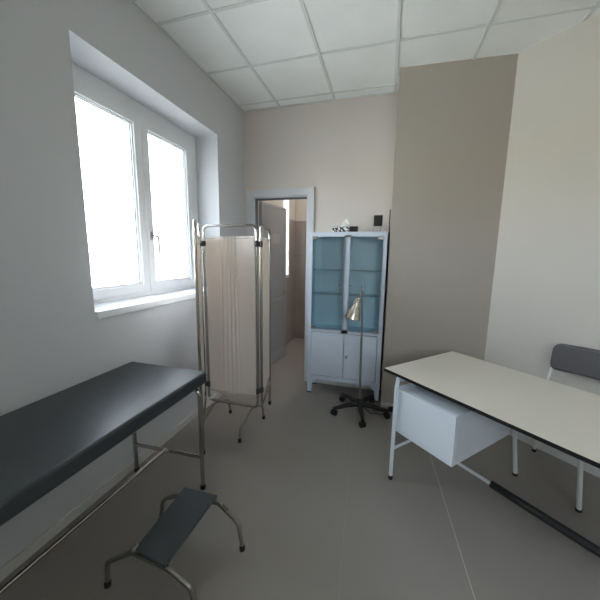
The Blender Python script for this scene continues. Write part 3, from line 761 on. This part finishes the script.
# power cord and plug beside the lamp
bm = bmesh.new()
pts = [(-0.13, 2.70, 0.10), (-0.07, 2.74, 0.03), (-0.02, 2.80, 0.006), (0.03, 2.79, 0.006), (0.085, 2.82, 0.006), (0.10, 2.88, 0.010), (0.05, 2.90, 0.012), (-0.02, 2.90, 0.006), (-0.05, 2.87, 0.006), (-0.035, 2.83, 0.012), (0.03, 2.855, 0.016), (0.115, 2.90, 0.02)]
def smooth_path(P_, n=8):
    P_ = [Vector(p) for p in P_]; out = []
    for i in range(len(P_) - 1):
        p0 = P_[max(i - 1, 0)]; p1 = P_[i]; p2 = P_[i + 1]; p3 = P_[min(i + 2, len(P_) - 1)]
        for k in range(n):
            t_ = k / n
            out.append(0.5 * ((2 * p1) + (p2 - p0) * t_ + (2 * p0 - 5 * p1 + 4 * p2 - p3) * t_ * t_ + (3 * p1 - p0 - 3 * p2 + p3) * t_ ** 3))
    out.append(P_[-1]); return out
tube(bm, smooth_path(pts), 0.0035, 8)
pc = obj('power_cord', bm, M['black'], label='thin black power cord looping on the floor beside the lamp base', cat='cord')
bm = bmesh.new(); box(bm, (0.098, 2.880, 0.001), (0.150, 2.925, 0.038), 0.006, rot=Matrix.Rotation(0.5, 3, 'Z')); obj('plug', bm, M['black'], pc)

# ------------------------------------------------------------------ desk
RZ = math.atan2(U.y, U.x)
dk = empty('office_desk', (0.021, 2.032, 0), RZ, 'white metal desk with cream laminate top, black edge and hanging drawer box', 'desk')
DL, DD = 1.62, 0.768
bm = bmesh.new(); box(bm, (0, 0, 0.740), (DL, DD, 0.7602), 0.0012, 1)
for f in bm.faces: f.material_index = 0 if f.normal.z > 0.9 and f.calc_center_median().z > 0.759 else 1
obj('tabletop', bm, [M['laminate'], M['edge_black']], dk, smooth=False)
bm = bmesh.new()
for (a, b) in (((0.12, 0.22, 0.700), (DL - 0.12, 0.245, 0.739)), ((0.12, DD - 0.085, 0.700), (DL - 0.12, DD - 0.06, 0.739))): box(bm, a, b, 0.002)
for x in (0.11, DL - 0.135): box(bm, (x, 0.03, 0.705), (x + 0.025, DD - 0.03, 0.739), 0.002)
obj('top_frame', bm, M['desk_white'], dk)
for x in (0.113, DL - 0.12):
    for w_, s in ((0.0, 1), (DD, -1)):
        bm = bmesh.new()
        tube(bm, fillet([(x, w_ + s * 0.002, 0.02), (x, w_ + s * 0.004, 0.66), (x, w_ + s * 0.022, 0.739)], 0.05), 0.0125, 12)
        lg = obj('leg', bm, M['desk_white'], dk)
        bm = bmesh.new(); lathe(bm, [(0.0155, 0.0), (0.0155, 0.022), (0.013, 0.028)], 12, origin=(x, w_ + s * 0.002, 0)); obj('foot_cap', bm, M['black_rubber'], lg)
    bm = bmesh.new(); tube(bm, [(x, 0.012, 0.226), (x, DD - 0.012, 0.226)], 0.0095, 12); obj('crossbar', bm, M['desk_white'], dk)
fr_ = None
bm = bmesh.new(); tube(bm, [(0.12, 0.262, 0.222), (DL - 0.12, 0.262, 0.222)], 0.010, 12); fr_ = obj('footrest_bar', bm, M['desk_white'], dk)
bm = bmesh.new(); tube(bm, [(0.618, 0.262, 0.222), (DL - 0.22, 0.262, 0.222)], 0.021, 14); obj('rubber_sleeve', bm, M['black_rubber'], fr_, label='black rubber sleeve')
bm = bmesh.new()
bx0, bx1, bw0, bw1, bz0, bz1 = 0.084, 0.514, 0.026, 0.665, 0.347, 0.650
box(bm, (bx0, bw0 + 0.018, bz0), (bx1, bw1, bz1), 0.003)
for (x, w_) in ((bx0 + 0.05, 0.30), (bx1 - 0.05, 0.45), (bx0 + 0.05, 0.62), (bx1 - 0.05, 0.62)): box(bm, (x - 0.01, w_ - 0.01, bz1 - 0.001), (x + 0.01, w_ + 0.01, 0.739), 0.001)
db = obj('drawer_box', bm, M['desk_white'], dk)
bm = bmesh.new(); box(bm, (bx0, bw0, bz0), (bx1, bw0 + 0.017, bz1 - 0.0), 0.003); obj('box_front', bm, M['desk_white'], db)

# ------------------------------------------------------------------ chair
ch = empty('office_chair', Vector((0.021, 2.032, 0)) + U * 0.69 + W * 1.02, RZ, 'grey padded chair with pale tube legs between desk and slanted wall', 'chair')
# local: x along the wall, y towards the wall
for x in (-0.165, 0.180):
    bm = bmesh.new(); tube(bm, fillet([(x, -0.222, 0.012), (x * 0.98, -0.340, 0.425)], 0.02), 0.0125, 12, radii=[0.0135, 0.0125])
    lg = obj('leg', bm, M['chair_frame'], ch)
    bm = bmesh.new(); lathe(bm, [(0.016, 0.0), (0.016, 0.016), (0.014, 0.022)], 12, origin=(x, -0.222, 0)); obj('foot_cap', bm, M['black_rubber'], lg)
for x in (-0.222, 0.237):
    bm = bmesh.new(); tube(bm, fillet([(x, 0.205, 0.012), (x * 0.97, 0.165, 0.40), (x * 0.86 + 0.02, 0.228, 0.84)], 0.15), 0.0115, 12)
    lg = obj('leg', bm, M['chair_frame'], ch)
    bm = bmesh.new(); lathe(bm, [(0.015, 0.0), (0.015, 0.016), (0.013, 0.022)], 12, origin=(x, 0.205, 0)); obj('foot_cap', bm, M['black_rubber'], lg)
bm = bmesh.new()
box(bm, (-0.200, -0.385, 0.424), (0.235, -0.360, 0.446), 0.004); box(bm, (-0.225, 0.150, 0.410), (0.240, 0.172, 0.436), 0.004)
for x in (-0.222, 0.222): box(bm, (x, -0.372, 0.415), (x + 0.018, 0.165, 0.440), 0.004)
obj('seat_frame', bm, M['chair_frame'], ch)
bm = bmesh.new(); box(bm, (-0.215, -0.372, 0.446), (0.235, 0.135, 0.482), 0.016, 4); obj('seat', bm, M['chair_pad'], ch)
bm = bmesh.new()
t = bmesh.new(); bmesh.ops.create_cube(t, size=1)
for v in t.verts: v.co = Vector((v.co.x * 0.46, v.co.y * 0.04, v.co.z * 0.196))
bmesh.ops.subdivide_edges(t, edges=[e_ for e_ in t.edges if abs((e_.verts[0].co - e_.verts[1].co).x) > 0.3], cuts=44)
bmesh.ops.bevel(t, geom=[e_ for e_ in t.edges if len(e_.link_faces) == 2 and e_.calc_face_angle(0) > 0.5], offset=0.018, segments=5, profile=0.5, affect='EDGES')
for v in t.verts:
    e_ = abs(v.co.x) - (0.23 - 0.045)
    if e_ > 0: v.co.z *= (0.098 - 0.045 + math.sqrt(max(0.0, 0.045 ** 2 - e_ ** 2))) / 0.098
    v.co.y += -0.045 * (v.co.x / 0.23) ** 2 + 0.01 + 0.12 * v.co.z; v.co = v.co + Vector((0.043, 0.205, 0.808))
merge(bm, t)
obj('backrest', bm, M['chair_pad'], ch)
